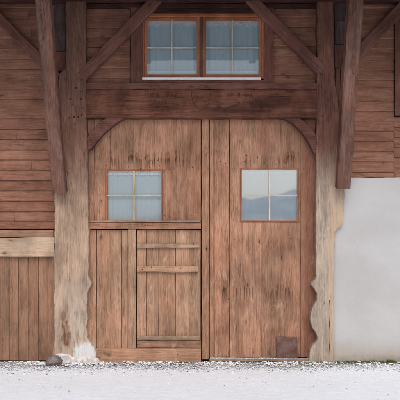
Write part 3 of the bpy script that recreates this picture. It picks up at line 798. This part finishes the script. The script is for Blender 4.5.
# nails in rows
def nails(leafo, pts, y=-.004, r=.0055):
    for px, py in pts:
        peg(X(px + random.uniform(-1.8, 1.8)), y, Z(py + random.uniform(-2, 2)), r * random.uniform(.7, 1.2), leafo, 'nail')
nails(DL, [(px, py) for px in (90, 99, 106, 117, 128, 140, 149, 159, 171, 180, 184, 193) for py in (160.5, 167)], -.006)
nails(DL, [(px, py) for px in (166, 173, 180, 192, 198) for py in (214,)], -.006)
nails(DR, [(px, py) for px in (219, 226, 233, 246, 256, 265, 276, 286, 295, 305, 311) for py in (157, 163)], -.004)
nails(DR, [(px, py) for px in (218, 234, 251, 272, 290, 306) for py in (240, 350)], -.004)
nails(WD, [(px, 269) for px in (142, 151, 163, 180, 194)] + [(px, 245.5) for px in (142, 163, 180, 195)], -.037)
nails(WD, [(px, py) for px in (107, 132, 155, 178, 196) for py in (354,)], -.051)
# threshold
bm = new_bm(); hboard(bm, X(209.5), X(309), .0, .036, -.06, .10, .006, .004, rn=.5); TH = link('threshold', bm, 'ledge', H)
bm = new_bm(); hboard(bm, X(210), X(308.5), .037, .050, -.058, .06, .005, .005, rn=.5); tag(link('snow_cap', bm, 'snow', TH))

# foot of the left post: limewashed footing stones
def footing(c, r, pw, m='whitestone'):
    bm = new_bm(); rock(bm, (0, 0, 0), (1, 1, 1), 5, .22)
    for v in bm.verts:   # squarer than a ball: built-up mortar against the post
        d = v.co; L = (abs(d.x) ** pw + abs(d.y) ** pw + abs(d.z) ** pw) ** (1 / pw); k = d.length / L
        t = 1 + .18 * max(0, -d.z)
        v.co = Vector((c[0] + d.x * k * r[0] * t, c[1] + d.y * k * r[1] * t, c[2] + d.z * k * r[2]))
        v.co += Vector((1, .4, 1)) * .012 * mn.noise(v.co * 14)
    link('footing_stone', bm, m, H, True)
for fx, fr, fh in ((76, .06, .07), (84, .08, .06), (92, .07, .085), (97.5, .05, .06)): footing((X(fx), -.115, .01), (fr, .05, fh), 2.4)
footing((X(63.5), -.10, .045), (.14, .06, .10), 2.3)
# ------------------------------------------------------------ loose things on the ground
bm = new_bm(); rock(bm, (0, 0, .06), (.115, .10, .085), 4, .28)
o = link('boulder', bm, 'boulder', None, True); o.location = (X(54, -.3), -.30, -.01)
tag(o, 'purplish grey boulder at the foot of the left post', 'stone')
bm = new_bm(); random.seed(5)
def gd(y): return max(0, min(1, 1 + (y + .05) / 1.0))
tmpl = []
for k in range(12):
    q = new_bm(); rock(q, (0, 0, 0), (1, .85, .65), 1, .5, .65); q.verts.ensure_lookup_table()
    tmpl.append(([v.co.copy() for v in q.verts], [[v.index for v in f.verts] for f in q.faces])); q.free()
V, F, Q = [], [], []; cnt = 0
while cnt < 5200:
    x = random.uniform(-4.4, 4.4); y = -abs(random.gauss(0, .27)) - .05
    if y < -2.2: continue
    if random.random() > .15 + 1.0 * (mn.noise(Vector((x * 2.1, y * 3.1, 0))) + .35) + .5 * mn.noise(Vector((x * 9, y * 9, 3))): continue
    r = random.choice((.006, .008, .011, .015, .021)) * random.uniform(.8, 1.15) * (1.15 if y > -.3 else .75)
    tv, tf = random.choice(tmpl); a = random.uniform(0, 6.28); ca, sa = math.cos(a) * r, math.sin(a) * r; q = random.random(); n0 = len(V)
    z0 = r * random.uniform(-.25, .35) - .006
    V += [(x + v.x * ca - v.y * sa, y + v.x * sa + v.y * ca, z0 + v.z * r) for v in tv]
    F += [[i + n0 for i in f] for f in tf]; Q += [q] * len(tv); cnt += 1
bm.free()
me = bpy.data.meshes.new('gravel'); me.from_pydata(V, [], F)
me.attributes.new('rnd', 'FLOAT', 'POINT').data.foreach_set('value', Q); me.materials.append(M['gravel'])
go = bpy.data.objects.new('gravel', me); C.objects.link(go)
tag(go, kind='stuff', label='fine snow-dusted gravel along the wall foot', cat='gravel')
V, F = [], []
for i in range(2400):
    x = random.uniform(-4.4, 4.4); y = -.05 - abs(random.gauss(0, .8)) if i % 3 == 0 else -.05 - abs(random.gauss(0, .35))
    if y < -3.3: continue
    r = random.uniform(.004, .013) * (1.5 if random.random() < .06 else 1); tv, tf = random.choice(tmpl); n0 = len(V)
    V += [(x + v.x * r, y + v.y * r, v.z * r - .004) for v in tv]; F += [[k + n0 for k in f] for f in tf]
me = bpy.data.meshes.new('snow_crumbs'); me.from_pydata(V, [], F); me.materials.append(M['snow'])
sc = bpy.data.objects.new('snow_crumbs', me); C.objects.link(sc); tag(sc, kind='stuff', label='small crumbs of loose snow on the ground', cat='snow')
random.seed(8)
for px, yy, r, lb in ((37, .17, .034, 'small grey stone below the brown board cladding, left of the boulder'),
                      (73, .40, .034, 'small grey stone just right of the purplish boulder'),
                      (96, .33, .038, 'small grey stone in front of the right corner of the white post footing'),
                      (171, .20, .028, 'small grey stone below the middle of the wicket door'),
                      (236, .26, .030, 'small grey stone below the left end of the door threshold'),
                      (288, .24, .034, 'small grey stone below the rusty metal patch'),
                      (322, .24, .042, 'larger grey stone at the foot of the right post'),
                      (352, .34, .034, 'small grey stone in front of the left end of the green moss'),
                      (384, .30, .036, 'small grey stone in front of the grey plaster wall, rightmost of all')):
    bm = new_bm(); rock(bm, (0, 0, r * .3), r, 3, .4, .7, random.random() * .6)
    o = link('stone', bm, 'gravel', None); o.location = (X(px), -yy, -.006)
    tag(o, lb, 'stone', 'small stones along the wall foot')
# moss and grass at the plaster foot
bm = new_bm(); lrn = bm.verts.layers.float['rnd']
for i in range(5200):
    px = random.uniform(296, 430); w_ = .5 + .9 * mn.noise(Vector((px * .13, 0, 0))) + .5 * mn.noise(Vector((px * .5, 4, 0)))
    lim = w_ if px > 344 else w_ * .35
    if random.random() > lim: continue
    y = -.07 - abs(random.gauss(0, .06 if px > 344 else .10)) - (.07 if px < 336 else 0); x = X(px); h = random.uniform(.008, .036) * (.5 + max(0, w_)); a = random.uniform(0, 6.28)
    dx, dy = math.cos(a) * .004, math.sin(a) * .004; lx, ly = random.uniform(-.018, .018), random.uniform(-.03, .008)
    v = [bm.verts.new(q) for q in ((x - dx, y - dy, -.01), (x + dx, y + dy, -.01), (x + lx + dx * .2, y + ly, h), (x + lx * .6 - dx, y + ly * .6 - dy, h * .6))]
    rr_ = random.random()
    for q in v: q[lrn] = rr_
    bm.faces.new(v)
tag(link('moss', bm, 'grass'), kind='stuff', label='green moss and short grass at foot of grey plaster wall', cat='moss')
# leaf scraps on the snow
bm = new_bm()
for i in range(150):
    x = random.uniform(-3.6, 3.6); y = -random.uniform(.5, 2.0) if i % 4 else -random.uniform(.3, 3.0); r = random.uniform(.005, .014); a = random.uniform(0, 6.28); e = random.uniform(.25, .6)
    vs = []
    for k in range(6):
        t = k / 6 * 6.28; u, v_ = math.cos(t) * r, math.sin(t) * r * e
        vs.append(bm.verts.new((x + u * math.cos(a) - v_ * math.sin(a), y + u * math.sin(a) + v_ * math.cos(a), .004 + .006 * abs(math.sin(t)))))
    bm.faces.new(vs)
tag(link('leaf_litter', bm, 'leaf'), kind='stuff', label='dark leaf crumbs scattered on the snow', cat='leaves')
